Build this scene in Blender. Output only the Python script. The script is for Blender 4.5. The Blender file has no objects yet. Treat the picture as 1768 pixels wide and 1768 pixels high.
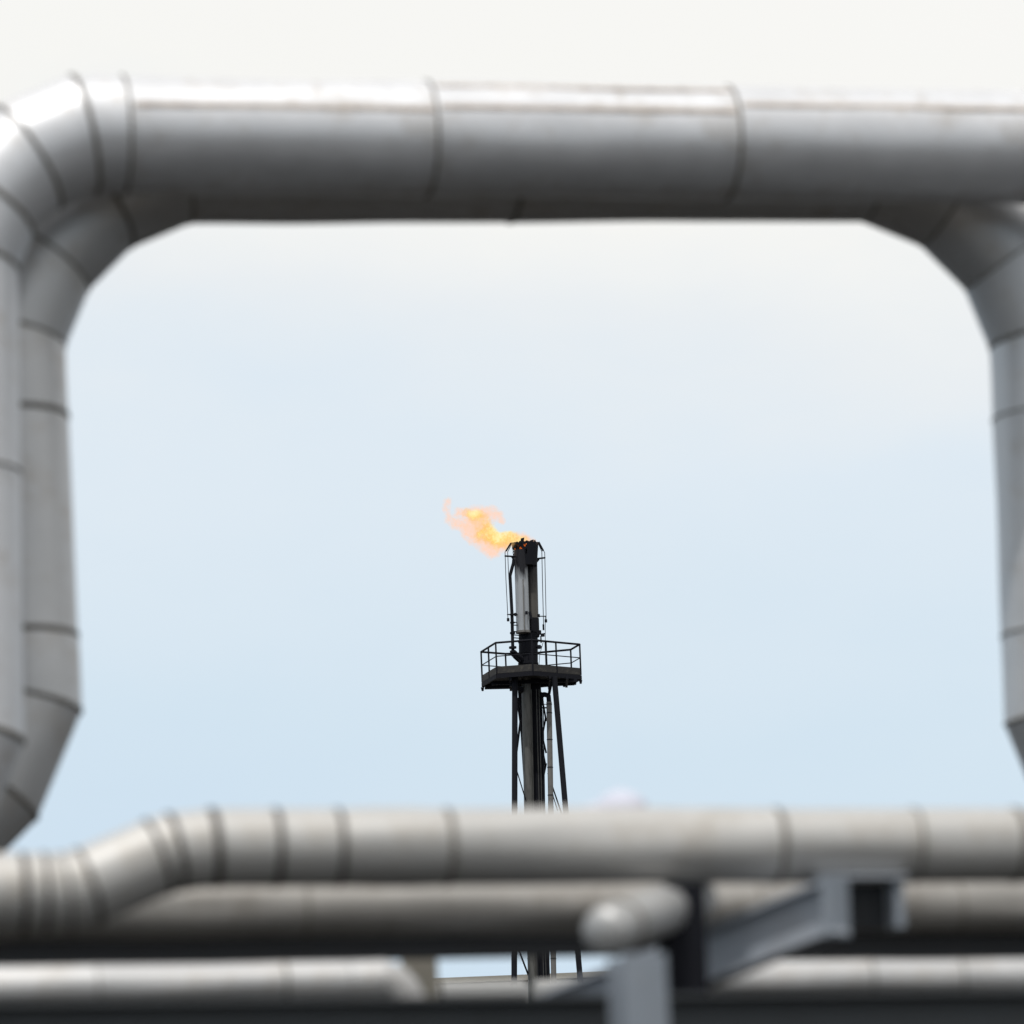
import bpy, bmesh, math, random
from mathutils import Vector, noise, Matrix
random.seed(7)
R = math.radians
scene = bpy.context.scene
col = scene.collection

# ------------------------------------------------------------------ camera
F = 6750.0            # focal length in photograph pixels (1768 wide)
ROLL = R(2.3)
HOR = 2275.0          # principal row (eye level) in photograph pixels
CAMZ = 1.7
cd = bpy.data.cameras.new('camera')
cam = bpy.data.objects.new('camera', cd); col.objects.link(cam)
scene.camera = cam
cam.location = (0, 0, CAMZ)
cam.rotation_euler = (Matrix.Rotation(R(90), 4, 'X') @ Matrix.Rotation(-ROLL, 4, 'Z')).to_euler()
cd.sensor_width = 36; cd.lens = F / 1768 * 36
cd.shift_y = (HOR - 884) / 1768
cd.clip_start = 0.1; cd.clip_end = 4000
cd.dof.use_dof = True; cd.dof.focus_distance = 150; cd.dof.aperture_fstop = 2.2

# ------------------------------------------------------------------ world
SUN_DIR = Vector((-0.12, -0.42, 1.0)).normalized()
elev = math.asin(SUN_DIR.z); azim = math.atan2(SUN_DIR.x, SUN_DIR.y)
w = bpy.data.worlds.new('World'); scene.world = w; w.use_nodes = True
nt = w.node_tree; N = nt.nodes; L = nt.links
N.clear()
out = N.new('ShaderNodeOutputWorld'); bg = N.new('ShaderNodeBackground')
sky = N.new('ShaderNodeTexSky'); sky.sky_type = 'NISHITA'; sky.sun_disc = False
sky.sun_elevation = elev; sky.sun_rotation = azim
bg.inputs['Strength'].default_value = 0.1
tc = N.new('ShaderNodeTexCoord'); sep = N.new('ShaderNodeSeparateXYZ')
L.new(tc.outputs['Generated'], sep.inputs[0])
ns = N.new('ShaderNodeTexNoise'); ns.inputs['Scale'].default_value = 5.0; ns.inputs['Detail'].default_value = 5
mp = N.new('ShaderNodeMapping'); mp.inputs['Scale'].default_value = (1, 1, 2.6); mp.inputs['Location'].default_value = (0.35, 0, 0.2)
L.new(tc.outputs['Generated'], mp.inputs[0]); L.new(mp.outputs[0], ns.inputs['Vector'])
a1 = N.new('ShaderNodeMath'); a1.operation = 'MULTIPLY_ADD'; a1.inputs[1].default_value = 0.13; a1.inputs[2].default_value = -0.055
L.new(ns.outputs['Fac'], a1.inputs[0])
a2 = N.new('ShaderNodeMath'); a2.operation = 'ADD'; L.new(sep.outputs['Z'], a2.inputs[0]); L.new(a1.outputs[0], a2.inputs[1])
a3 = N.new('ShaderNodeMath'); a3.operation = 'MULTIPLY_ADD'; a3.inputs[1].default_value = 0.13; L.new(sep.outputs['X'], a3.inputs[0]); L.new(a2.outputs[0], a3.inputs[2])
rmp = N.new('ShaderNodeValToRGB'); cr = rmp.color_ramp
cr.elements[0].position = 0.08; cr.elements[0].color = (.62, .76, .895, 1)
cr.elements[1].position = 0.40; cr.elements[1].color = (1.0, .985, .955, 1)
for p, c in ((0.155, (.675, .80, .90, 1)), (0.22, (.77, .855, .925, 1)), (0.255, (.86, .895, .915, 1)), (0.295, (.975, .968, .93, 1))):
    e = cr.elements.new(p); e.color = c
L.new(a3.outputs[0], rmp.inputs[0])
sc = N.new('ShaderNodeVectorMath'); sc.operation = 'SCALE'; sc.inputs['Scale'].default_value = 10.0
L.new(rmp.outputs[0], sc.inputs[0])
mx = N.new('ShaderNodeMix'); mx.data_type = 'RGBA'; mx.inputs['Factor'].default_value = 0.94   # thin high cloud veil over the clear sky
L.new(sky.outputs[0], mx.inputs['A']); L.new(sc.outputs[0], mx.inputs['B'])
L.new(mx.outputs['Result'], bg.inputs['Color']); L.new(bg.outputs[0], out.inputs[0])

sl = bpy.data.lights.new('sun', 'SUN'); sun = bpy.data.objects.new('sun', sl); col.objects.link(sun)
sl.energy = 2.8; sl.angle = R(0.6); sl.color = (1, .965, .91)
sun.rotation_euler = SUN_DIR.to_track_quat('Z', 'Y').to_euler(); sun.location = (0, 0, 60)
scene.view_settings.view_transform = 'Standard'; scene.view_settings.look = 'None'
scene.view_settings.gamma = 1; scene.view_settings.exposure = 0.0; scene.view_settings.use_curve_mapping = False
scene.render.engine = 'CYCLES'
scene.render.resolution_x = 1024; scene.render.resolution_y = 1024

# ------------------------------------------------------------------ projection helpers
def ray(px, py):
    u = (px - 884) / F; v = (HOR - py) / F
    return Vector((u * math.cos(ROLL) + v * math.sin(ROLL), 1.0, -u * math.sin(ROLL) + v * math.cos(ROLL)))
def P(px, py, Y): return Vector((0, 0, CAMZ)) + ray(px, py) * Y
YAW = R(14)
E1 = Vector((math.cos(YAW), math.sin(YAW), 0)); E2 = Vector((-math.sin(YAW), math.cos(YAW), 0)); UP = Vector((0, 0, 1))
class Plane:                                   # a vertical plane of the rack, running along the pipes
    def __init__(s, Y0): s.Y0 = Y0
    def __call__(s, px, py):
        r = ray(px, py)
        t = s.Y0 * math.cos(YAW) / (math.cos(YAW) - r.x * math.sin(YAW))
        return Vector((0, 0, CAMZ)) + r * t
def elbow(cx, cy, rad, a0, a1, n=4):           # joints of a mitred elbow, degrees clockwise from straight up
    st = (a1 - a0) / n; rr = rad / math.cos(R(abs(st) / 2)); o = []
    for k in range(n):
        a = R(a0 + st * (k + .5)); o.append((cx + rr * math.sin(a), cy - rr * math.cos(a)))
    return o

# ------------------------------------------------------------------ materials
def mat(name, base, rough=.5, metal=0.0, stain=None, stain_amt=.3, scale=4.0, bump=.0, var=.08, stretch=(1, 1, 1), gen=False):
    m = bpy.data.materials.new(name); m.use_nodes = True
    n = m.node_tree.nodes; l = m.node_tree.links
    b = n['Principled BSDF']; b.inputs['Metallic'].default_value = metal; b.inputs['Specular IOR Level'].default_value = .18
    t = n.new('ShaderNodeTexCoord'); mp = n.new('ShaderNodeMapping'); mp.inputs['Scale'].default_value = stretch
    l.new(t.outputs['Object'], mp.inputs[0])
    z = n.new('ShaderNodeTexNoise'); z.inputs['Scale'].default_value = scale; z.inputs['Detail'].default_value = 7; z.inputs['Roughness'].default_value = .62
    l.new(mp.outputs[0], z.inputs['Vector'])
    r = n.new('ShaderNodeValToRGB'); e = r.color_ramp.elements
    e[0].position = .3; e[1].position = .7
    e[0].color = (*[c * (1 - var) for c in base], 1); e[1].color = (*[min(1, c * (1 + var)) for c in base], 1)
    l.new(z.outputs['Fac'], r.inputs[0])
    last = r.outputs[0]
    if stain:
        z2 = n.new('ShaderNodeTexNoise'); z2.inputs['Scale'].default_value = scale * 1.7; z2.inputs['Detail'].default_value = 9; z2.inputs['Roughness'].default_value = .7
        l.new(mp.outputs[0], z2.inputs['Vector'])
        q = n.new('ShaderNodeMapRange'); q.inputs['From Min'].default_value = .52; q.inputs['From Max'].default_value = .75; q.inputs['To Max'].default_value = stain_amt
        l.new(z2.outputs['Fac'], q.inputs['Value'])
        x = n.new('ShaderNodeMix'); x.data_type = 'RGBA'; x.inputs['B'].default_value = (*stain, 1)
        l.new(q.outputs[0], x.inputs['Factor']); l.new(last, x.inputs['A']); last = x.outputs['Result']
    l.new(last, b.inputs['Base Color'])
    rr = n.new('ShaderNodeMapRange'); rr.inputs['To Min'].default_value = max(.05, rough - .1); rr.inputs['To Max'].default_value = min(1, rough + .12)
    l.new(z.outputs['Fac'], rr.inputs['Value']); l.new(rr.outputs[0], b.inputs['Roughness'])
    if bump:
        bp = n.new('ShaderNodeBump'); bp.inputs['Strength'].default_value = bump; bp.inputs['Distance'].default_value = .01
        l.new(z.outputs['Fac'], bp.inputs['Height']); l.new(bp.outputs[0], b.inputs['Normal'])
    return m
M = {}
M['clad'] = mat('weathered_aluminium_cladding', (.60, .61, .635), .47, .50, (.34, .29, .23), .6, 2.6, .15)
M['clad2'] = mat('dull_aluminium_cladding', (.54, .545, .555), .45, .55, (.34, .29, .23), .55, 3.0, .15)
M['clad_shaded'] = mat('shaded_brown_cladding', (.27, .262, .25), .5, .5, (.09, .07, .05), .5, 4, .2)  # base darkened to hold the shade below the stepped pipe, plus brown stains
M['shade_ground'] = mat('dark_shade_ground', (.012, .0115, .011), .9, 0, (.018, .016, .014), .5, .3)  # near-black tone carrying the shade on the ground below the rack
M['concrete'] = mat('grey_concrete', (.38, .375, .36), .9, 0, (.28, .26, .23), .5, .4)
M['clad3'] = mat('duller_warm_cladding', (.44, .437, .43), .56, .45, (.27, .23, .18), .6, 3.0, .15)
M['lag'] = mat('grey_lagging_sheet', (.40, .405, .41), .5, .55, (.25, .22, .18), .4, 5, .1)
M['grime'] = mat('black_grimy_band', (.06, .055, .05), .8, 0, (.03, .025, .02), .7, 12)
M['band'] = mat('grimy_joint_band', (.165, .155, .14), .7, .1, (.11, .08, .055), .6, 14)
M['seam'] = mat('tan_lap_sealant', (.50, .44, .39), .8, 0, (.28, .17, .11), .9, 16)
M['steel'] = mat('blue_grey_painted_steel', (.33, .36, .405), .5, .1, (.18, .14, .11), .3, 6, .1)
M['pale_steel'] = mat('pale_galvanised_steel', (.22, .25, .29), .5, .1, (.2, .18, .15), .3, 6, .1)
M['dark_steel'] = mat('dark_painted_steel', (.028, .031, .036), .6, .0, (.035, .028, .022), .4, 6, .1)
M['slate_steel'] = mat('slate_painted_steel', (.062, .069, .076), .6, .0, (.05, .045, .04), .4, 6, .1)
M['tan_steel'] = mat('tan_coated_steel', (.27, .26, .23), .7, .0, (.15, .11, .08), .4, 6, .1)
M['black'] = mat('sooty_black_steel', (.006, .0068, .011), .8, 0, (.014, .012, .011), .4, 5)
M['tower_grey'] = mat('weathered_riser_steel', (.105, .105, .10), .5, .3, (.03, .03, .03), .9, 2.2, .0, .3, (3, 3, .35))
M['tower_pipe'] = mat('dull_grey_lagging', (.16, .155, .15), .6, .1, (.07, .07, .07), .5, 3, .0, .15)
M['floor'] = mat('sooty_grating_steel', (.035, .034, .034), .8, 0, (.12, .11, .09), .6, 3)
M['cover'] = mat('pale_lavender_fabric', (.50, .515, .60), .9, 0, None, 0, 5)
M['white'] = mat('white_roof_sheet', (.7, .69, .67), .7, 0, (.5, .46, .4), .3, .5)
M['asphalt'] = mat('asphalt', (.085, .080, .073), .95, 0, (.11, .095, .075), .5, .3)

# soot-topped silver flare tip (soot is a deposit on the steel, graded with height)
def sooty(name, base, ztop, zbot):
    m = bpy.data.materials.new(name); m.use_nodes = True
    n = m.node_tree.nodes; l = m.node_tree.links; b = n['Principled BSDF']
    b.inputs['Roughness'].default_value = .5; b.inputs['Metallic'].default_value = .15; b.inputs['Specular IOR Level'].default_value = .25
    g = n.new('ShaderNodeNewGeometry'); s = n.new('ShaderNodeSeparateXYZ'); l.new(g.outputs['Position'], s.inputs[0])
    z = n.new('ShaderNodeTexNoise'); z.inputs['Scale'].default_value = 3; z.inputs['Detail'].default_value = 6
    mp = n.new('ShaderNodeMapping'); mp.inputs['Scale'].default_value = (3, 3, .5); l.new(g.outputs['Position'], mp.inputs[0]); l.new(mp.outputs[0], z.inputs['Vector'])
    a = n.new('ShaderNodeMath'); a.operation = 'MULTIPLY_ADD'; a.inputs[1].default_value = 1.1; l.new(z.outputs['Fac'], a.inputs[0]); l.new(s.outputs['Z'], a.inputs[2])
    r = n.new('ShaderNodeMapRange'); r.inputs['From Min'].default_value = zbot + .55; r.inputs['From Max'].default_value = ztop + .55; l.new(a.outputs[0], r.inputs['Value'])
    x = n.new('ShaderNodeMix'); x.data_type = 'RGBA'; x.inputs['A'].default_value = (*base, 1); x.inputs['B'].default_value = (.011, .011, .015, 1)
    l.new(r.outputs[0], x.inputs['Factor']); l.new(x.outputs['Result'], b.inputs['Base Color'])
    return m

# ------------------------------------------------------------------ object helpers
def tag(o, label=None, cat=None, group=None, kind=None):
    if label: o['label'] = label
    if cat: o['category'] = cat
    if group: o['group'] = group
    if kind: o['kind'] = kind
    return o
def empty(name, loc, label, cat, group=None):
    o = bpy.data.objects.new(name, None); col.objects.link(o); o.location = loc; o.empty_display_size = .2
    bpy.context.view_layer.update()
    return tag(o, label, cat, group)
def obj(name, bm, m, parent=None):
    me = bpy.data.meshes.new(name); 
    # put the origin at the mesh centre
    if len(bm.verts):
        c = sum((v.co for v in bm.verts), Vector()) / len(bm.verts)
    else: c = Vector()
    bmesh.ops.translate(bm, vec=-c, verts=bm.verts)
    bm.to_mesh(me); bm.free(); me.materials.append(m)
    o = bpy.data.objects.new(name, me); col.objects.link(o)
    if parent:
        o.parent = parent; off = c.copy(); q = parent
        while q: off = off - q.location; q = q.parent
        o.location = off
    else: o.location = c
    return o
def frame(d):
    d = d.normalized(); a = UP if abs(d.z) < .95 else E1
    u = d.cross(a).normalized(); v = u.cross(d).normalized(); return u, v      # v is the upward side
def tube(bm, a, b, r, n=10, r2=None, caps=True):
    d = b - a; u, v = frame(d); r2 = r if r2 is None else r2; A = []; B = []
    for i in range(n):
        t = 2 * math.pi * i / n; o = u * math.cos(t) + v * math.sin(t)
        A.append(bm.verts.new(a + o * r)); B.append(bm.verts.new(b + o * r2))
    for i in range(n):
        f = bm.faces.new((A[i], A[(i + 1) % n], B[(i + 1) % n], B[i])); f.smooth = True
    if caps:
        for rg, fl in ((A, True), (B, False)):
            vs = [bm.verts.new(x.co) for x in rg]
            bm.faces.new(vs[::-1] if fl else vs)
def polytube(bm, pts, r, n=8):
    for a, b in zip(pts, pts[1:]): tube(bm, a, b, r, n)
def box(bm, c, ex, ey, ez):                     # half-extent vectors
    vs = [bm.verts.new(c + ex * i + ey * j + ez * k) for i in (-1, 1) for j in (-1, 1) for k in (-1, 1)]
    for q in ((0, 1, 3, 2), (4, 6, 7, 5), (0, 4, 5, 1), (2, 3, 7, 6), (0, 2, 6, 4), (1, 5, 7, 3)):
        bm.faces.new([vs[i] for i in q])
def bar(bm, a, b, side, wd, ht):                # rectangular bar a->b, wd across 'side', ht along the third axis
    d = (b - a); s = (side - side.project(d)).normalized(); t = d.normalized().cross(s).normalized()
    box(bm, (a + b) / 2, d / 2, s * wd / 2, t * ht / 2)
def fix(bm): bmesh.ops.recalc_face_normals(bm, faces=bm.faces[:]); return bm
def hole_free(): return bmesh.new()

# ------------------------------------------------------------------ a clad pipe: jacket sections, joint bands, lap seams
def section(a, b, na, nb, r, seed, nseg=48, wob=.0035):
    d = (b - a).normalized(); u, v = frame(d); bm = bmesh.new()
    Ln = (b - a).length; m = max(1, int(Ln / .12)); rings = []
    for k in range(m + 1):
        rg = []
        for i in range(nseg):
            t = 2 * math.pi * i / nseg; e = u * math.cos(t) + v * math.sin(t)
            q = noise.noise(Vector((seed * 3.1 + k * Ln / m * 1.3, math.cos(t) * 1.4, math.sin(t) * 1.4)))
            o = e * (r + wob * q * 1.6 * (math.sin(math.pi * k / m) if m > 1 else 0))
            ta = (a - (a + o)).dot(na) / d.dot(na); tb = (b - (a + o)).dot(nb) / d.dot(nb)
            rg.append(bm.verts.new(a + o + d * (ta + (tb - ta) * k / m)))
        rings.append(rg)
    for A, B in zip(rings, rings[1:]):
        for i in range(nseg):
            f = bm.faces.new((A[i], A[(i + 1) % nseg], B[(i + 1) % nseg], B[i])); f.smooth = True
    for rg in (rings[0], rings[-1]): bm.faces.new([bm.verts.new(x.co) for x in rg])
    return fix(bm)
def clad_pipe(name, label, cat, plane, pts, seams, r, mt='clad', laps=(), group=None, bandw=.035, loc=None, bandr=.003, pts3=None, mband='band', elbow_band=True):
    V = pts3 if pts3 else [plane(*p) for p in pts]
    root = empty(name, loc or V[0], label, cat, group); bw0 = bandw
    n = len(V)
    dirs = [(V[i + 1] - V[i]).normalized() for i in range(n - 1)]
    nrm = [dirs[0]] + [(dirs[i - 1] + dirs[i]).normalized() for i in range(1, n - 1)] + [dirs[-1]]
    sp = [plane(*s) for s in seams] if plane else list(seams)
    bands = []
    cnt = 0
    for i in range(n - 1):
        a, b = V[i], V[i + 1]; d = dirs[i]; Ln = (b - a).length
        cuts = []
        for s in sp:
            t = (s - a).dot(d); perp = (s - a - d * t).length
            if .06 < t < Ln - .06 and perp < r * 1.5: cuts.append(t)
        cuts = sorted(cuts); ts = [0] + cuts + [Ln]
        for k in range(len(ts) - 1):
            pa, pb = a + d * ts[k], a + d * ts[k + 1]
            na = nrm[i] if k == 0 else d; nb = nrm[i + 1] if k == len(ts) - 2 else d
            gore = 0 < i < n - 2 and Ln < 1.1 * 6 * r and not cuts and Ln < 1.2
            rr = r * (1 + random.uniform(-.008, .008))
            obj('elbow_gore' if gore else 'jacket_section', section(pa + d * .0015, pb - d * .0015, na, nb, rr, cnt + len(name), wob=.0012 if gore else .0075), M[mt], root)
            cnt += 1
            if k > 0: bands.append((pa, d))
            if i > 0 and k == 0 and elbow_band: bands.append((pa, nrm[i]))
            for ang in (([laps[cnt % len(laps)]] + ([48] if cnt % 2 else [])) if Ln > .5 and laps and not gore and (pb - pa).length > .3 else []):
                bm = bmesh.new(); u, v = frame(d)
                tow = -u if (-u).y < 0 else u           # side towards the viewer
                e = tow * math.cos(R(ang)) + UP * math.sin(R(ang)); tg = d.cross(e).normalized()
                bar(bm, pa + e * (rr + .002) + d * .02, pb + e * (rr + .002) - d * .02, tg, .022, .006)
                L2 = (pb - pa).length; q = .1
                while q < L2 - .08:
                    c = pa + d * q + e * (rr + .004); tube(bm, c, c + e * .006, .009, 8); q += .155
                obj('lap_seam', fix(bm), M['seam'], root)
    for c, nn in bands:
        bm = bmesh.new(); dd = nn; u, v = frame(dd); bandw = bw0 * random.uniform(.5, 1.35)
        # circular band lying in the joint plane (elliptic where mitred)
        ns_ = 48; prof = ((-.5, 0.0), (-.35, 1), (.35, 1), (.5, 0.0)); rings = []
        for px_, h in prof:
            rg = []
            for i in range(ns_):
                t = 2 * math.pi * i / ns_; k2 = 1.0
                o = (u * math.cos(t) + v * math.sin(t))
                if nn not in dirs and abs(max(nn.dot(x) for x in dirs)) < .9999:
                    k2 = math.sqrt(1 + (math.tan(math.acos(min(1, max(nn.dot(x) for x in dirs)))) * o.dot((dirs[0] - nn * dirs[0].dot(nn)).normalized() if (dirs[0] - nn * dirs[0].dot(nn)).length > 1e-3 else u)) ** 2)
                rg.append(bm.verts.new(c + dd * px_ * bandw + o * (r * 1.008 * k2 - .004 + (bandr + .004) * h)))
            rings.append(rg)
        rings.append(rings[0])
        for A, B in zip(rings[:-1], rings[1:]):
            for i in range(ns_):
                f = bm.faces.new((A[i], A[(i + 1) % ns_], B[(i + 1) % ns_], B[i])); f.smooth = True
        obj('joint_band', fix(bm), M['band' if c.x > -.45 else mband], root)
    return root

# ------------------------------------------------------------------ ground
bm = bmesh.new()
vs = [bm.verts.new(v) for v in ((-1500, -1500, 0), (1500, -1500, 0), (1500, 1500, 0), (-1500, 1500, 0))]; bm.faces.new(vs)
tag(obj('ground', bm, M['asphalt']), kind='structure')
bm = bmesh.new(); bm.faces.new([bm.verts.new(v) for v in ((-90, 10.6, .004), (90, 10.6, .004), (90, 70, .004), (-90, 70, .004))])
tag(obj('shade_strip', bm, M['shade_ground']), kind='structure')  # added unseen dark strip, stands in for rack shade and darkens pipe undersides
# added concrete building behind the viewer, never seen; it shapes the pipe reflections
pb = empty('reflection_building', Vector((0, -46, 0)), 'added unseen grey concrete building that the pipes reflect', 'building')
bm = bmesh.new(); box(bm, Vector((0, -46, 3.2)), Vector((90, 0, 0)), Vector((0, 8, 0)), Vector((0, 0, 3.2))); obj('wall', fix(bm), M['concrete'], pb)
bm = bmesh.new(); box(bm, Vector((0, -46, 6.6)), Vector((90.5, 0, 0)), Vector((0, 8.5, 0)), Vector((0, 0, .19))); obj('roof', fix(bm), M['concrete'], pb)
for i in range(-12, 13):
    bm = bmesh.new(); box(bm, Vector((i * 7 + 2, -37.97, 3.6)), Vector((1.6, 0, 0)), Vector((0, .04, 0)), Vector((0, 0, 1.2))); obj('window', fix(bm), M['dark_steel'], pb)

# ------------------------------------------------------------------ the two expansion loops overhead
PF = Plane(18.0); PB = Plane(18.58)
front = [(-1500, 1585), (-560, 1585)] + elbow(-464, 1180, 405, 180, 90) + elbow(196, 497, 265, -90, 0) + elbow(2050, 560, 300, 0, 90) + elbow(2765, 1180, 405, 270, 180) + [(3900, 1590)]
# elbow() walks clockwise from up, so the lower elbows are listed in walking order
clad_pipe('expansion_loop_pipe', 'thick silver clad pipe crossing the top, nearest of the two raised loops', 'pipe', PF, front,
          [(735, 232), (1252, 240), (212, 231), (1770, 262), (-58, 815), (-47, 1270)], .258, 'clad', bandw=.026, laps=(14, 17, 25, 16, 14, 20), group='raised expansion loops', loc=PF(222, 232))
back = [(-1500, 1535), (-460, 1535)] + elbow(-360, 1130, 405, 180, 90) + elbow(377, 650, 360, -90, 0) + elbow(1435, 652, 362, 0, 90) + elbow(2228, 1150, 405, 270, 180) + [(3600, 1550)]
clad_pipe('expansion_loop_pipe', 'second silver clad pipe loop, behind and below the top one, framing the sky', 'pipe', PB, back,
          [(880, 290), (22, 720), (38, 1100), (1804, 722), (1814, 1095)], .254, 'clad2', bandw=.024, group='raised expansion loops', loc=PB(377, 290))

# ------------------------------------------------------------------ lower pipes along the rack
PA = Plane(13.0); PBB = Plane(14.2)
A = [(-260, 1543), (112, 1541), (152, 1531), (272, 1480), (303, 1471), (368, 1464), (2100, 1458)]
clad_pipe('offset_pipe', 'pale silver clad pipe with a step at its left, in front of the tower foot', 'pipe', PA, A,
          [(38, 1541), (76, 1541), (475, 1463), (582, 1463), (770, 1462), (1338, 1460), (1575, 1459), (1750, 1459)], .127, 'clad3', mband='grime', bandw=.024, loc=PA(268, 1476))
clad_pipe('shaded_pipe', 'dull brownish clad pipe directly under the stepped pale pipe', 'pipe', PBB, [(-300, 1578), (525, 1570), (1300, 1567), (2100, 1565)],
          [(120, 1584), (1650, 1577)], .099, 'clad_shaded', bandw=.014)
PE = Plane(13.7)
clad_pipe('low_pipe', 'bright topped pipe low at the left that bends down at its right end', 'pipe', PE,
          [(-300, 1712), (600, 1697)] + elbow(650, 1743, 48, 0, 90) + [(701, 1900)], [(165, 1703), (490, 1698)], .076, 'clad2', bandw=.010, group='low pipes', loc=PE(600, 1697), elbow_band=False)
clad_pipe('low_pipe', 'bright topped pipe low at the right, behind the sloping grey beam', 'pipe', PE,
          [(1180, 1693), (1500, 1690), (2100, 1688)], [(1655, 1689)], .068, 'clad2', bandw=.01, group='low pipes')

# inclined branch pipe with a domed end
a = P(1200, 1552, 13.3); b = P(1048, 1608, 12.5)
root = empty('branch_pipe', b, 'short pale pipe sloping down with a rounded end, left of the grey post', 'pipe')
d = (b - a).normalized(); r = .081
obj('jacket_section', section(a, b, d, d, r, 5), M['lag'], root)
bm = bmesh.new(); u, v = frame(d); prev = None
for k in range(7):
    t = math.pi / 2 * k / 6; rr = r * math.cos(t) + 1e-4
    rg = [bm.verts.new(b + d * (r * .6 * math.sin(t) + .002) + (u * math.cos(2 * math.pi * i / 32) + v * math.sin(2 * math.pi * i / 32)) * rr) for i in range(32)]
    if prev:
        for i in range(32):
            f = bm.faces.new((prev[i], prev[(i + 1) % 32], rg[(i + 1) % 32], rg[i])); f.smooth = True
    prev = rg
bm.faces.new(prev); obj('end_cap', fix(bm), M['lag'], root)
bm = bmesh.new(); tube(bm, b - d * .14, b - d * .115, r * 1.06, 32); obj('joint_band', fix(bm), M['band'], root)

# H-section builder: centreline a->b, depth direction dz, flange width w, depth h
def hbeam(a, b, dep, h, wd, tf=.014, tw=.010):
    bm = bmesh.new(); d = (b - a).normalized(); dp = (dep - dep.project(d)).normalized(); sd = d.cross(dp).normalized()
    for s in (-1, 1):
        c = (a + b) / 2 + dp * s * (h / 2 - tf / 2); box(bm, c, (b - a) / 2, sd * wd / 2, dp * tf / 2)
    box(bm, (a + b) / 2, (b - a) / 2, sd * tw / 2, dp * (h / 2 - tf - .0005))
    return fix(bm)
# cross beam running away from the viewer under the pipes
s0 = P(1440, 1566, 12.98); s1 = P(800, 1822, 14.1); dv = (s1 - s0).normalized()
root = empty('sloping_beam', s0, 'blue grey steel beam sloping from under the pale pipe to lower left', 'beam')
h = .182; wd = .10; sd = dv.cross(UP).normalized(); sd = sd if sd.y < 0 else -sd; nv = dv.cross(sd).normalized(); nv = nv if nv.z > 0 else -nv
web = bmesh.new(); box(web, (s0 + s1) / 2, (s1 - s0) / 2, sd * .005, nv * (h / 2 - .0145)); obj('web', fix(web), M['steel'], root)
for s in (-1, 1):
    q = bmesh.new(); box(q, (s0 + s1) / 2 + nv * s * (h / 2 - .007), (s1 - s0) / 2, sd * wd / 2, nv * .007); obj('flange', fix(q), M['steel'], root)
q = bmesh.new(); box(q, s0 - dv * .006, E1 * .016, sd * (wd / 2 + .001), UP * (h / 2 + .010)); obj('end_plate', fix(q), M['pale_steel'], root)

# pipe shoe: plate and stub H section carrying the pale pipe
c0 = PA(1487, 1560) - E2 * .06
top = PA(1487, 1520).z; 
root = empty('pipe_shoe', Vector((c0.x, c0.y, PA(1487, 1610).z)), 'grey steel pipe shoe with a flat top plate under the pale pipe', 'support')
zt = PA(1487, 1520).z; zb = PA(1487, 1608).z
q = bmesh.new(); box(q, Vector((c0.x, c0.y, zt)) - E1 * .03, E1 * .155, E2 * .07, UP * .006); obj('top_plate', fix(q), M['steel'], root)
for s in (-1, 1):
    q = bmesh.new(); box(q, Vector((c0.x, c0.y, (zt - .012 + zb) / 2)) + E1 * s * .100, E1 * .016, E2 * .05, UP * ((zt - .012 - zb) / 2)); obj('side_plate', fix(q), M['pale_steel'], root)
q = bmesh.new(); box(q, Vector((c0.x, c0.y, (zt - .012 + zb) / 2)) + E2 * .03, E1 * .077, E2 * .006, UP * ((zt - .014 - zb) / 2)); obj('web', fix(q), M['dark_steel'], root)

for i in (-1, 1):
    for j in (-1, 1):
        q = bmesh.new(); c_ = Vector((c0.x, c0.y, zt - .006)) + E1 * (i * .132 - .03) + E2 * j * .04; tube(q, c_, c_ - UP * .022, .011, 6); obj('bolt', fix(q), M['steel'], root)
# posts
def post(name, label, px0, px1, ytop, Y, m, depth=.16, cat='post'):
    a = P(px0, ytop, Y); b = P(px1, ytop, Y); wd = (b - a).length; c = (a + b) / 2
    root = empty(name, Vector((c.x, c.y, 0)), label, cat, 'steel posts under the pipes')
    for k, s in ((0, -1), (1, 1)):
        q = bmesh.new(); box(q, Vector((c.x, c.y, c.z / 2)) + E2 * s * depth / 2, E1 * wd / 2, E2 * .006, UP * c.z / 2); obj('flange', fix(q), m, root)
    q = bmesh.new(); box(q, Vector((c.x, c.y, c.z / 2)), E1 * .006, E2 * (depth / 2 - .0065), UP * (c.z / 2 - .001)); obj('web', fix(q), m, root)
    q = bmesh.new(); box(q, Vector((c.x, c.y, .012)), E1 * (wd / 2 + .06), E2 * (depth / 2 + .07), UP * .012); obj('base_plate', fix(q), m, root)
    return root
post('steel_post', 'light blue grey steel post at the bottom edge under the branch pipe', 1060, 1138, 1650, 11.9, M['pale_steel'])
post('steel_post', 'black steel post directly right of the light blue grey post', 1140, 1208, 1528, 13.06, M['black'], .12)
post('steel_post', 'short tan post at the right end of the bright low left pipe', 697, 748, 1640, 15.0, M['tan_steel'], .13)

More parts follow.
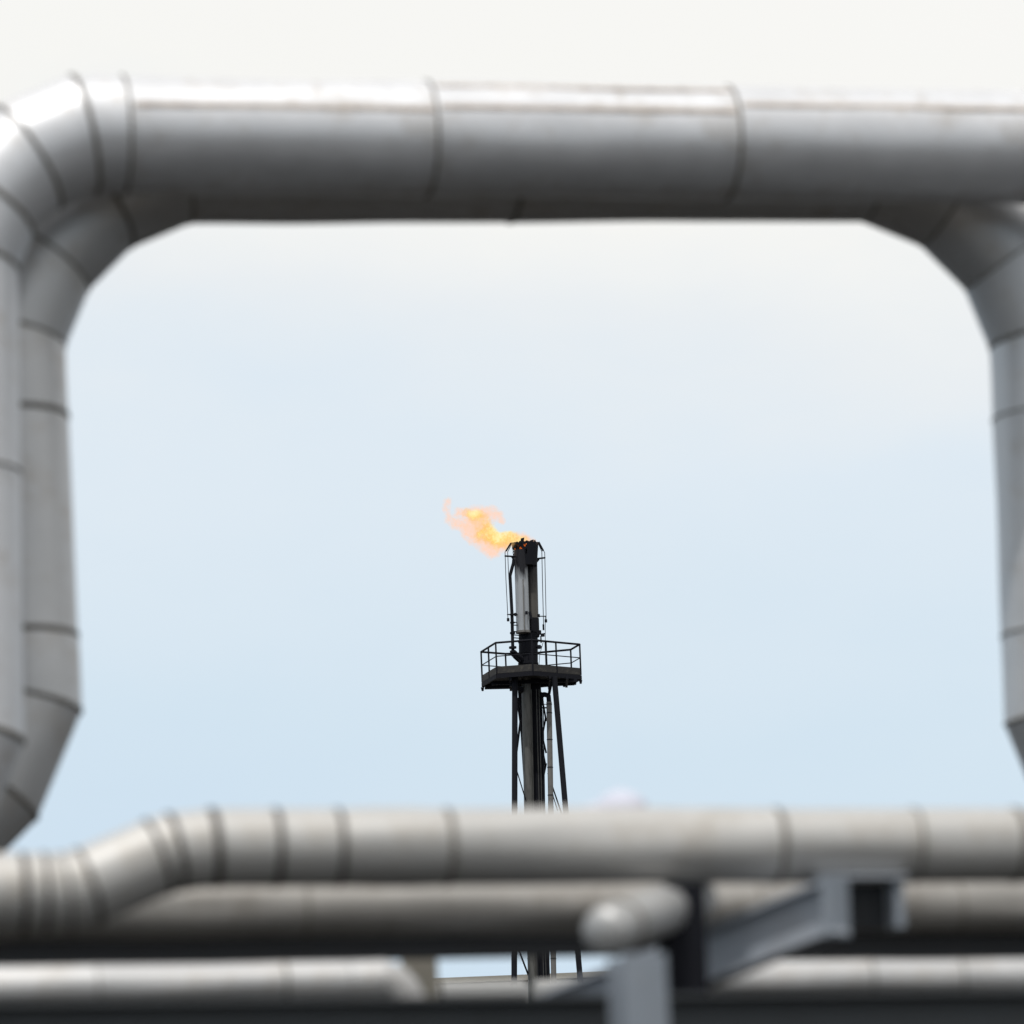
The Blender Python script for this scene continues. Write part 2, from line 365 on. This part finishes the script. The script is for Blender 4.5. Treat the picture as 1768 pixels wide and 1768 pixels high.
# long dark beams running with the pipes
def long_beam(name, label, plane, p0, p1, hpx, m, wd=.12, group='horizontal rack beams'):
    a = plane(*p0); b = plane(*p1); h = hpx / F * plane.Y0
    b.z = a.z + (b.z - a.z)
    root = empty(name, a, label, 'beam', group)
    for s in (-1, 1):
        q = bmesh.new(); box(q, (a + b) / 2 + UP * s * (h / 2 - .006), (b - a) / 2, E2 * wd / 2, UP * .006); obj('flange', fix(q), m, root)
    q = bmesh.new(); box(q, (a + b) / 2, (b - a) / 2, E2 * .005, UP * (h / 2 - .0125)); obj('web', fix(q), m, root)
PD = Plane(14.8)
long_beam('rack_beam', 'black steel beam under the brownish pipe, left of the posts', PD, (-300, 1645), (1180, 1618), 56, M['dark_steel'])
long_beam('rack_beam', 'black steel beam under the brownish pipe, right of the pipe shoe', PD, (1190, 1628), (2100, 1628), 56, M['dark_steel'])
PG = Plane(12.4)
long_beam('rack_beam', 'deep dark blue grey beam along the bottom edge, across the whole width', PG, (-300, 1792), (2100, 1758), 105, M['slate_steel'], .16)

# pale pipe seen through the gap, and the lumpy insulated valve cover behind the top edge of the pale pipe
PH = Plane(20)
clad_pipe('distant_pipe', 'small blurred white pipe end in the gap beside the tower foot', 'pipe', PH, [(560, 1716), (905, 1710)], [(760, 1712)], .05, 'white', bandw=.01, group='small white pipes in the gap')
clad_pipe('distant_pipe', 'small blurred white pipe just right of the gap below the tower foot', 'pipe', PH, [(925, 1712), (1330, 1702)], [(1000, 1710)], .06, 'white', bandw=.01, group='small white pipes in the gap')
c = PA(1128, 1374) + E2 * .4
root = empty('valve_cover', c, 'soft lavender white insulated cover poking above the pale pipe', 'cover')
def lump(c, r, sz):
    bm = bmesh.new(); bmesh.ops.create_icosphere(bm, subdivisions=3, radius=r)
    for v in bm.verts:
        v.co *= 1 + .18 * noise.noise(v.co * 9 + Vector((sz, 0, 0))); v.co.z *= .85
    bmesh.ops.translate(bm, vec=c, verts=bm.verts)
    for f in bm.faces: f.smooth = True
    return bm
obj('insulation_bag', lump(c, .095, 1), M['cover'], root)
obj('insulation_bag', lump(c - E1 * .10 - UP * .02, .06, 4), M['cover'], root)

# ------------------------------------------------------------------ far white building edge
root = empty('storage_shed', P(820, 1720, 175), 'far white flat roofed building edge in the gap below the flame tower', 'building')
a = P(560, 1697, 175); b = P(1420, 1688, 175); z = a.z; b.z = z
q = bmesh.new(); box(q, Vector(((a.x + b.x) / 2, 182, (z - .3) / 2)), Vector(((b.x - a.x) / 2, 0, 0)), Vector((0, 7, 0)), Vector((0, 0, (z - .3) / 2))); obj('wall', fix(q), M['white'], root)
q = bmesh.new(); box(q, Vector(((a.x + b.x) / 2, 182, z - .14)), Vector(((b.x - a.x) / 2 + .3, 0, 0)), Vector((0, 7.4, 0)), Vector((0, 0, .12))); obj('roof', fix(q), M['tan_steel'], root)

# ------------------------------------------------------------------ flare tower
TY = 150.0
def T(px, py, dy=0.0):
    """point on the tower at photograph pixel, dy metres behind the stack axis plane"""
    return P(px, py, TY + dy)
base = P(921, 1390, TY); base.z = 0
ax = P(915, 1165, TY).x
tower = empty('flare_tower', Vector((ax, TY, 0)), 'tall black flare stack with a railed platform and burning tip', 'flare tower')
def rod(name, pts, r, m='black', n=8, parent=None):
    bm = bmesh.new(); polytube(bm, pts, r, n); return obj(name, fix(bm), M[m] if isinstance(m, str) else m, parent or tower)
def px(v): return v / F * TY
def ext(a, b):                                   # extend a->b down to the ground
    return a + (b - a) * ((a.z - 0) / (a.z - b.z))
# risers below the platform
t0, t1 = T(908, 1165, -.15), T(913, 1390, -.15); rod('riser_pipe', [t0, ext(t0, t1)], px(8.3), 'tower_grey', 20)
t0, t1 = T(923, 1165, .25), T(930, 1390, .25); rod('riser_pipe', [t0, ext(t0, t1)], px(10.5), 'black', 20)
for x0, x1 in ((917.5, 921.5), (926, 931), (930.5, 935.5)):
    t0, t1 = T(x0, 1190, -.25), T(x1, 1390, -.25); rod('conduit', [t0, ext(t0, t1)], px(.55), 'tower_grey', 6)
# legs
t0, t1 = T(889, 1168, -.9), T(888.5, 1390, -1.3); legL = rod('leg', [t0, ext(t0, t1)], px(5.1), 'black', 12)
t0, t1 = T(957, 1168, -.9), T(976, 1390, -1.3); rod('leg', [t0, ext(t0, t1)], px(5.0), 'black', 12)
t0, t1 = T(897, 1185, 1.1), T(910, 1390, 1.5); t1.x -= .0; rod('leg', [t0, ext(t0, t1)], px(3.6), 'black', 12)
# crossing diagonal braces left and right
rod('brace', [T(893, 1205, 0), T(910, 1330, 0)], px(2.2))
rod('brace', [T(905, 1195, .3), T(889, 1320, .3)], px(2.0))
rod('brace', [T(889, 1320, -.8), T(912, 1395, -.2)], px(1.0))
for ya, yb, xa, xb in ((1240, 1272, 942, 936), (1262, 1300, 934, 943), (1292, 1322, 936, 942), (1318, 1352, 943, 936), (1205, 1245, 936, 943)):
    rod('brace', [T(xa, ya, .5), T(xb, yb, .5)], px(1.7))
rod('brace', [T(946, 1335, .2), T(968, 1400, .2), T(985, 1450, .2)], px(1.3))
rod('brace', [T(948, 1352, .0), T(963, 1400, .0)], px(.9))
for ya in (1500, 1620):
    rod('brace', [T(888, ya, -1.2), T(980 + (ya - 1390) * .08, ya - 4, -1.2)], px(1.6))
    rod('brace', [T(888, ya, -1.2), T(930, ya + 110, .6)], px(1.6))
rod('ladder_rail', [T(937.5, 1195, -.1), ext(T(937.5, 1195, -.1), T(940.5, 1390, -.1))], px(.9))
rod('ladder_rail', [T(934.5, 1195, .1), ext(T(934.5, 1195, .1), T(938.5, 1390, .1))], px(1.6))
# lagged side pipe with straps
t0, t1 = T(948, 1212, -.4), T(951, 1390, -.4); e = ext(t0, t1)
side = rod('side_pipe', [t0, e], px(4.7), 'tower_pipe', 20)
dd = (t1 - t0).normalized()
for yy in (1216, 1231, 1277, 1325, 1373, 1420, 1468, 1516, 1562, 1608, 1655):
    q = T(948 + (yy - 1212) * .0168, yy, -.4); bm = bmesh.new(); tube(bm, q - dd * px(.7), q + dd * px(.7), px(5.2), 20); obj('strap', fix(bm), M['black'], side)
bm = bmesh.new(); polytube(bm, [T(948, 1212, -.4), T(947, 1201, -.4), T(940, 1199, -.2), T(932, 1202, 0)], px(4.2), 12); obj('elbow', fix(bm), M['black'], side)
rod('conduit', [T(946, 1186, -.4), T(948.5, 1198, -.4)], px(.5)); rod('conduit', [T(933, 1195, -.4), T(944, 1199, -.4)], px(.5))
rod('bracket', [T(932, 1222, -.2), T(946, 1222, -.2)], px(1.3)); rod('bracket', [T(932, 1216, -.2), T(944, 1216, -.2)], px(.6)); rod('bracket', [T(938.5, 1210, -.2), T(938.8, 1224, -.2)], px(.5))
# knuckle joint under the platform, left
bm = bmesh.new(); polytube(bm, [T(884, 1181, -.9), T(896, 1188, -.4), T(908, 1196, 0)], px(5), 10); obj('bracket', fix(bm), M['black'], tower)
bm = bmesh.new(); polytube(bm, [T(952, 1178, -.9), T(946, 1208, -.2)], px(2.6), 8); obj('brace', fix(bm), M['black'], tower)

# platform
c0 = Vector((ax, TY, P(915, 1169.5, TY).z))
HEX = [(.1, -1.5), (-1.27, -1.2), (-1.84, .7), (-.9, 1.35), (.2, 1.45), (1.62, 1.0), (1.95, -.1)]
HP = [c0 + Vector((x, y, 0)) for x, y in HEX]
bm = bmesh.new()
tp = [bm.verts.new(p + UP * .04) for p in HP]; bt = [bm.verts.new(p - UP * .04) for p in HP]
bm.faces.new(tp); bm.faces.new(bt[::-1])
for i in range(len(HP)): j = (i + 1) % len(HP); bm.faces.new((tp[i], tp[j], bt[j], bt[i]))
plat = obj('platform_deck', fix(bm), M['floor'], tower)
for i in range(len(HP)):
    j = (i + 1) % len(HP); bm = bmesh.new(); a_, b_ = HP[i] + UP * .13, HP[j] + UP * .13
    bar(bm, a_, b_, UP, .26, .02); obj('toe_board', fix(bm), M['floor'], plat)
    bm = bmesh.new(); bar(bm, HP[i] - UP * .1, HP[j] - UP * .1, UP, .16, .07); obj('edge_beam', fix(bm), M['black'], plat)
for (xa, ya), (xb, yb) in (((-1.75, .62), (-.6, .75)), ((-.75, -1.3), (-.75, 1.3)), ((.75, -1.3), (.75, 1.2)), ((-1.5, -.3), (1.8, -.3)), ((-1.6, .5), (1.7, .5)), ((1.4, -1.0), (1.4, 1.0))):
    bm = bmesh.new(); bar(bm, c0 + Vector((xa, ya, -.22)), c0 + Vector((xb, yb, -.22)), UP, .14, .09); obj('joist', fix(bm), M['black'], plat)
# small lamps and lugs hanging from the rim
for (x, y) in ((1.30, .5), (1.72, .1), (1.93, -.1), (-1.84, .7)):
    bm = bmesh.new(); q = c0 + Vector((x, y, -.2)); tube(bm, q, q - UP * .14, .07, 8, .04); obj('lug', fix(bm), M['black'], plat)
# railing
RH = 1.17
def railrod(name, a, b, r):
    bm = bmesh.new(); tube(bm, a, b, r, 8); return obj(name, fix(bm), M['black'], plat)
for i in range(len(HP)):
    j = (i + 1) % len(HP)
    railrod('top_rail', HP[i] + UP * RH, HP[j] + UP * RH, .040)
    railrod('mid_rail', HP[i] + UP * RH * .56, HP[j] + UP * RH * .56, .020)
    railrod('rail_post', HP[i], HP[i] + UP * RH, .034)
    Ls = (HP[j] - HP[i]).length
    for k in range(1, int(Ls / .85) + 0):
        q = HP[i].lerp(HP[j], k / int(Ls / .85)); railrod('rail_post', q, q + UP * RH, .034)
rod('pole', [T(941.5, 1063, -1.0), T(941.5, 1108, -1.0)], px(.5)); rod('pole', [T(942, 1107, -1.0), T(944, 1160, -1.0)], px(2.0))

# stack above the platform
zc = T(912, 1160)
rod('stack_body', [T(912.5, 1168, .1), T(912, 1090, .1)], px(16.5), 'black', 28)
for yy in (1092, 1108, 1128, 1146): 
    q = T(912, yy, .1); bm = bmesh.new(); tube(bm, q - UP * .03, q + UP * .03, px(17.6), 28); obj('flange', fix(bm), M['black'], tower)
zt_, zb_ = T(0, 985).z, T(0, 1012).z
zt_, zb_ = T(900, 985).z, T(900, 1012).z
ms = sooty('silver_tip_with_soot', (.33, .35, .375), zt_, zb_); ms2 = sooty('brown_tip_with_soot', (.085, .08, .072), T(920, 985).z, T(920, 1045).z)
rod('flare_tip', [T(903, 1091, -.35), T(899, 950, -.35)], px(11.5), ms, 28)
rod('flare_tip', [T(919, 1075, .15), T(916, 945, .15)], px(11.0), ms2, 28)
rod('tip_sleeve', [T(920, 1100, .1), T(919, 1068, .1)], px(11.6), 'black', 24)
rod('tip_flange', [T(903.2, 1093, -.35), T(903, 1089.5, -.35)], px(12.6), 'tower_pipe', 24)
rod('tip_bead', [T(905.5, 1088, -.7), T(903, 1000, -.7)], px(1.0), 'tower_pipe', 8)
# ragged burnt windshield crown
bm = bmesh.new(); cc = T(907.5, 966, -.1); rr0 = px(22.5); n_ = 48; lo = []; hi = []; lo2 = []; hi2 = []
for i in range(n_):
    t = 2 * math.pi * i / n_; e_ = Vector((math.cos(t), math.sin(t), 0))
    h = px(27.5 + 3.5 * noise.noise(Vector((i * .8, 0, 3))))
    lo.append(bm.verts.new(cc + e_ * rr0 * .86 - UP * px(12))); hi.append(bm.verts.new(cc + e_ * rr0 * (1.02 + .05 * noise.noise(Vector((i * .7, 5, 0)))) + UP * h))
    lo2.append(bm.verts.new(cc + e_ * rr0 * .78 - UP * px(12))); hi2.append(bm.verts.new(cc + e_ * rr0 * .93 + UP * h))
for i in range(n_):
    j = (i + 1) % n_; t = 2 * math.pi * (i + .5) / n_; K = 9
    for A_, B_, thin in ((lo, hi, 1), (lo2, hi2, 1)):
        g_ = [[bm.verts.new(A_[q].co.lerp(B_[q].co, k / K)) for k in range(K + 1)] for q in (i, j)]
        for k in range(K):
            if math.cos(t) < .15 and 3 < k < K - 1 and noise.noise(Vector((i * .8, k * 1.2, 7))) > .06: continue     # burnt-through holes on the flame side
            bm.faces.new((g_[0][k], g_[1][k], g_[1][k + 1], g_[0][k + 1]))
    for A_, B_ in ((hi, hi2), (lo, lo2)): bm.faces.new((A_[i], A_[j], B_[j], B_[i]))
bmesh.ops.remove_doubles(bm, verts=bm.verts[:], dist=1e-4)
obj('windshield', fix(bm), M['black'], tower)
hm = mat('glowing_scorched_liner', (.10, .03, .012), .8, 0, (.012, .01, .01), 1.0, 6)
hn = hm.node_tree.nodes; hl = hm.node_tree.links; hb = hn['Principled BSDF']
hz = hn.new('ShaderNodeTexNoise'); hz.inputs['Scale'].default_value = 9; hz.inputs['Detail'].default_value = 4
hg = hn.new('ShaderNodeNewGeometry'); hl.new(hg.outputs['Position'], hz.inputs['Vector'])
hr = hn.new('ShaderNodeMapRange'); hr.inputs['From Min'].default_value = .46; hr.inputs['From Max'].default_value = .66; hr.inputs['To Max'].default_value = .9
hl.new(hz.outputs['Fac'], hr.inputs['Value']); hl.new(hr.outputs[0], hb.inputs['Emission Strength']); hb.inputs['Emission Color'].default_value = (1, .20, .03, 1)
bm = bmesh.new(); tube(bm, cc + Vector((-rr0 * .16, -rr0 * .05, 0)) + UP * px(2), cc + Vector((-rr0 * .16, -rr0 * .05, 0)) + UP * px(25), rr0 * .60, 24, rr0 * .68, caps=False); obj('glow_liner', bm, hm, tower)  # added liner; its emission supplies the orange glow behind the crown holes
bm = bmesh.new(); 
for i in range(14):
    t = random.uniform(0, 6.28); q = cc + Vector((math.cos(t), math.sin(t), 0)) * rr0 * .6 + UP * px(random.uniform(12, 30)); box(bm, q, Vector((random.uniform(.04, .1), .02, .02)), Vector((0, .06, 0)), Vector((.02, 0, random.uniform(.04, .12))))
o_ = obj('burner_scrap', fix(bm), M['black'], tower)
# cage rods, hoops and pilots
CR = px(.62)
rod('cage_rod', [T(905, 936, -.5), T(882, 937.5, -.9), T(872, 953, -1.0), T(873.5, 1000, -1.0), T(877, 1068, -1.0)], CR)
rod('cage_rod', [T(884, 938, -.2), T(876.5, 953, -.3), T(878.5, 1000, -.3)], CR)
rod('cage_rod', [T(912, 938, .5), T(929, 936, .6), T(940.5, 954, .6), T(941.5, 1000, .6), T(943, 1072, .6)], CR)
rod('cage_rod', [T(928, 936, -.2), T(935.5, 952, -.2), T(936.5, 1000, -.2), T(938.5, 1080, -.2)], CR * 1.1)
rod('cage_strut', [T(872, 960, -.9), T(890, 961, -.4)], px(1.5)); rod('cage_strut', [T(924, 965, .2), T(941, 963, .5)], px(1.5))
rod('cage_strut', [T(925, 971, 0), T(930, 965, 0)], px(2.2)); rod('cage_strut', [T(889, 968, -.2), T(884, 961, -.2)], px(2.0))
rod('cage_brace', [T(930, 936, .1), T(938, 951, .1)], px(1.7)); rod('cage_brace', [T(882, 938, -.6), T(874, 951, -.8)], px(1.5))
rod('cage_strut', [T(876, 1061, -1), T(893, 1061, -.5)], px(1.0)); rod('cage_strut', [T(928, 1064, .2), T(943, 1064, .5)], px(.9))
rod('pilot_pipe', [T(887, 966, -.6), T(886.5, 972, -.6), T(880.5, 994, -.6), T(884, 1060, -.6), T(885.5, 1128, -.6), T(888, 1134, -.5), T(897, 1142, -.3)], px(2.9), 'black', 12)
rod('nozzle_elbow', [T(886, 1127, -.5), T(890, 1131, -.4), T(898, 1137, -.2), T(905, 1146, 0)], px(6), 'black', 14)
for yy, w2, r2 in ((1118, 6.5, 1.6), (1125, 5, 1.6), (1093, 4.5, 1.5), (1075, 4, 1.2), (1061, 4.4, 1.2)):
    q = T(885.3 - (1125 - yy) * .012, yy, -.6); rod('pipe_flange', [q - UP * px(r2), q + UP * px(r2)], px(w2), 'black', 14)
for yy in (1074, 1079, 1090, 1096, 1101, 1107): rod('bracket', [T(884, yy, -.6), T(900, yy + 1.2, -.3)], px(.9))
for x_, y_ in ((890, 1061), (877.3, 1070), (909, 1058), (942.5, 1072), (930, 1063)):
    q = T(x_, y_, -.7); rod('clamp', [q - UP * px(2.6), q + UP * px(2.6)], px(2.3), 'black', 8)
rod('clamp', [T(915, 1056, -.5), T(917, 1069, -.5)], px(2.6), 'black', 8)
for x_, y_, r_, h_ in ((932, 1092, 2.6, 3.6), (937, 1097, 3.4, 2.0), (938.3, 1083, 1.6, 5), (931, 1117, 3, 3.2), (934, 1104, 1.2, 6)):
    q = T(x_, y_, -.2); rod('valve', [q - UP * px(h_), q + UP * px(h_)], px(r_), 'black', 10)
rod('bracket', [T(925, 1096, 0), T(941, 1094, -.2)], px(1.1)); rod('bracket', [T(925, 1104, 0), T(936, 1106, -.2)], px(.9)); rod('bracket', [T(925, 1117, 0), T(935, 1117, -.2)], px(1.6))
rod('conduit', [T(938, 1108, -.2), T(932, 1130, -.2), T(930, 1156, -.2)], px(.5))

# ------------------------------------------------------------------ flame: a participating volume of burning gas
OUT = [(770, 866, 6), (772, 899, 6), (784, 908, 7), (868, 900, 5), (815, 932, 9), (804, 922, 8), (912, 936, 10), (897, 944, 6), (891, 948, 5), (900, 931, 11), (886, 931, 11), (874, 933, 12), (860, 936, 13), (852, 948, 13), (845, 925, 13), (838, 938, 15), (828, 920, 15), (835, 905, 14), (822, 902, 15), (818, 888, 13), (833, 887, 12), (848, 884, 10), (858, 890, 10), (866, 899, 6), (808, 912, 12), (797, 905, 11), (803, 887, 9), (791, 884, 8), (782, 899, 9), (774, 888, 7), (770, 877, 7), (775, 865, 6), (920, 938, 7), (848, 957, 8), (868, 945, 9)]
CORE = [(846, 928, 9), (857, 940, 8), (905, 934, 7), (899, 944, 5), (892, 948, 5), (888, 941, 5), (890, 932, 8), (879, 928, 9), (873, 934, 10), (862, 932, 10), (850, 925, 10), (840, 917, 11), (833, 907, 11), (826, 896, 10), (818, 888, 8), (808, 886, 6), (828, 925, 8)]
fm = bpy.data.materials.new('flame_gas'); fm.use_nodes = True; n = fm.node_tree.nodes; l = fm.node_tree.links; n.clear()
fo = n.new('ShaderNodeOutputMaterial'); g = n.new('ShaderNodeNewGeometry')
def nz(scale, det, rough=.6):
    z = n.new('ShaderNodeTexNoise'); z.inputs['Scale'].default_value = scale; z.inputs['Detail'].default_value = det; z.inputs['Roughness'].default_value = rough
    l.new(g.outputs['Position'], z.inputs['Vector']); return z
z1 = nz(3.4, 7, .72)
sub = n.new('ShaderNodeVectorMath'); sub.operation = 'SUBTRACT'; sub.inputs[1].default_value = (.5, .5, .5); l.new(z1.outputs['Color'], sub.inputs[0])
scl = n.new('ShaderNodeVectorMath'); scl.operation = 'SCALE'; scl.inputs['Scale'].default_value = .62; l.new(sub.outputs[0], scl.inputs[0])
pos = n.new('ShaderNodeVectorMath'); pos.operation = 'ADD'; l.new(g.outputs['Position'], pos.inputs[0]); l.new(scl.outputs[0], pos.inputs[1])
def math_(op, a, b=None, c=None, clamp=False):
    m = n.new('ShaderNodeMath'); m.operation = op; m.use_clamp = clamp
    for k, v in enumerate((a, b, c)):
        if v is None: continue
        if isinstance(v, (int, float)): m.inputs[k].default_value = v
        else: l.new(v, m.inputs[k])
    return m.outputs[0]
def field(bl, k_=1.4):
    tot = None
    for i, (x_, y_, r_) in enumerate(bl):
        c_ = T(x_, y_, .25 * math.sin(i * 1.7)); dn = n.new('ShaderNodeVectorMath'); dn.operation = 'DISTANCE'; dn.inputs[1].default_value = c_
        l.new(pos.outputs[0], dn.inputs[0])
        v_ = math_('MULTIPLY_ADD', dn.outputs['Value'], -1 / px(r_ * k_), 1.0, True)
        tot = v_ if tot is None else math_('ADD', tot, v_)
    return tot
fo_ = field(OUT); fc_ = field(CORE, 1.75)
z2 = nz(7.0, 8, .78)
wisp = n.new('ShaderNodeMapRange'); wisp.inputs['From Min'].default_value = .40; wisp.inputs['From Max'].default_value = .66; l.new(z2.outputs['Fac'], wisp.inputs['Value'])
od = math_('MULTIPLY', math_('MULTIPLY', fo_, 4.8), math_('MULTIPLY_ADD', wisp.outputs[0], 2.2, .05))
cdn = math_('MULTIPLY', math_('MULTIPLY', fc_, 6.5), math_('MULTIPLY_ADD', wisp.outputs[0], 1.2, .35))
dens = math_('ADD', od, cdn)
cf = math_('DIVIDE', cdn, math_('ADD', dens, .001))
ramp = n.new('ShaderNodeValToRGB'); e = ramp.color_ramp.elements
e[0].position = 0; e[0].color = (1.0, .66, .54, 1); e[1].position = 1; e[1].color = (1.0, .92, .50, 1)
for p_, c_ in ((.3, (1.0, .62, .38, 1)), (.55, (1.0, .50, .12, 1)), (.75, (1.0, .76, .25, 1))):
    q = ramp.color_ramp.elements.new(p_); q.color = c_
z3 = nz(9.0, 6, .7); l.new(math_('MULTIPLY_ADD', math_('SUBTRACT', z3.outputs['Fac'], .5), 1.35, math_('ADD', cf, .12), True), ramp.inputs[0])
ab = n.new('ShaderNodeVolumeAbsorption'); ab.inputs['Color'].default_value = (0, 0, 0, 1); l.new(dens, ab.inputs['Density'])
em = n.new('ShaderNodeEmission'); l.new(ramp.outputs[0], em.inputs['Color']); l.new(math_('MULTIPLY', dens, 1.06), em.inputs['Strength'])
ad = n.new('ShaderNodeAddShader'); l.new(ab.outputs[0], ad.inputs[0]); l.new(em.outputs[0], ad.inputs[1]); l.new(ad.outputs[0], fo.inputs['Volume'])
mb = bpy.data.metaballs.new('flame'); mb.resolution = .07; mb.render_resolution = .07; mb.threshold = .25
ob = bpy.data.objects.new('flame_blobs', mb); col.objects.link(ob)
org = T(850, 930)
for i, (x_, y_, r_) in enumerate(OUT):
    el = mb.elements.new(); el.co = T(x_, y_, .25 * math.sin(i * 1.7)) - org; el.radius = px(r_) * 1.95; el.stiffness = 2
ob.location = org
bpy.context.view_layer.update()
dg = bpy.context.evaluated_depsgraph_get()
me = bpy.data.meshes.new_from_object(ob.evaluated_get(dg)); me.name = 'flame'
bpy.data.objects.remove(ob)
me.materials.clear(); me.materials.append(fm)
fl = bpy.data.objects.new('flame', me); col.objects.link(fl); fl.location = org
tag(fl, 'orange and yellow gas flame blown to the left from the stack tip', 'flame')
scene.cycles.volume_step_rate = .5
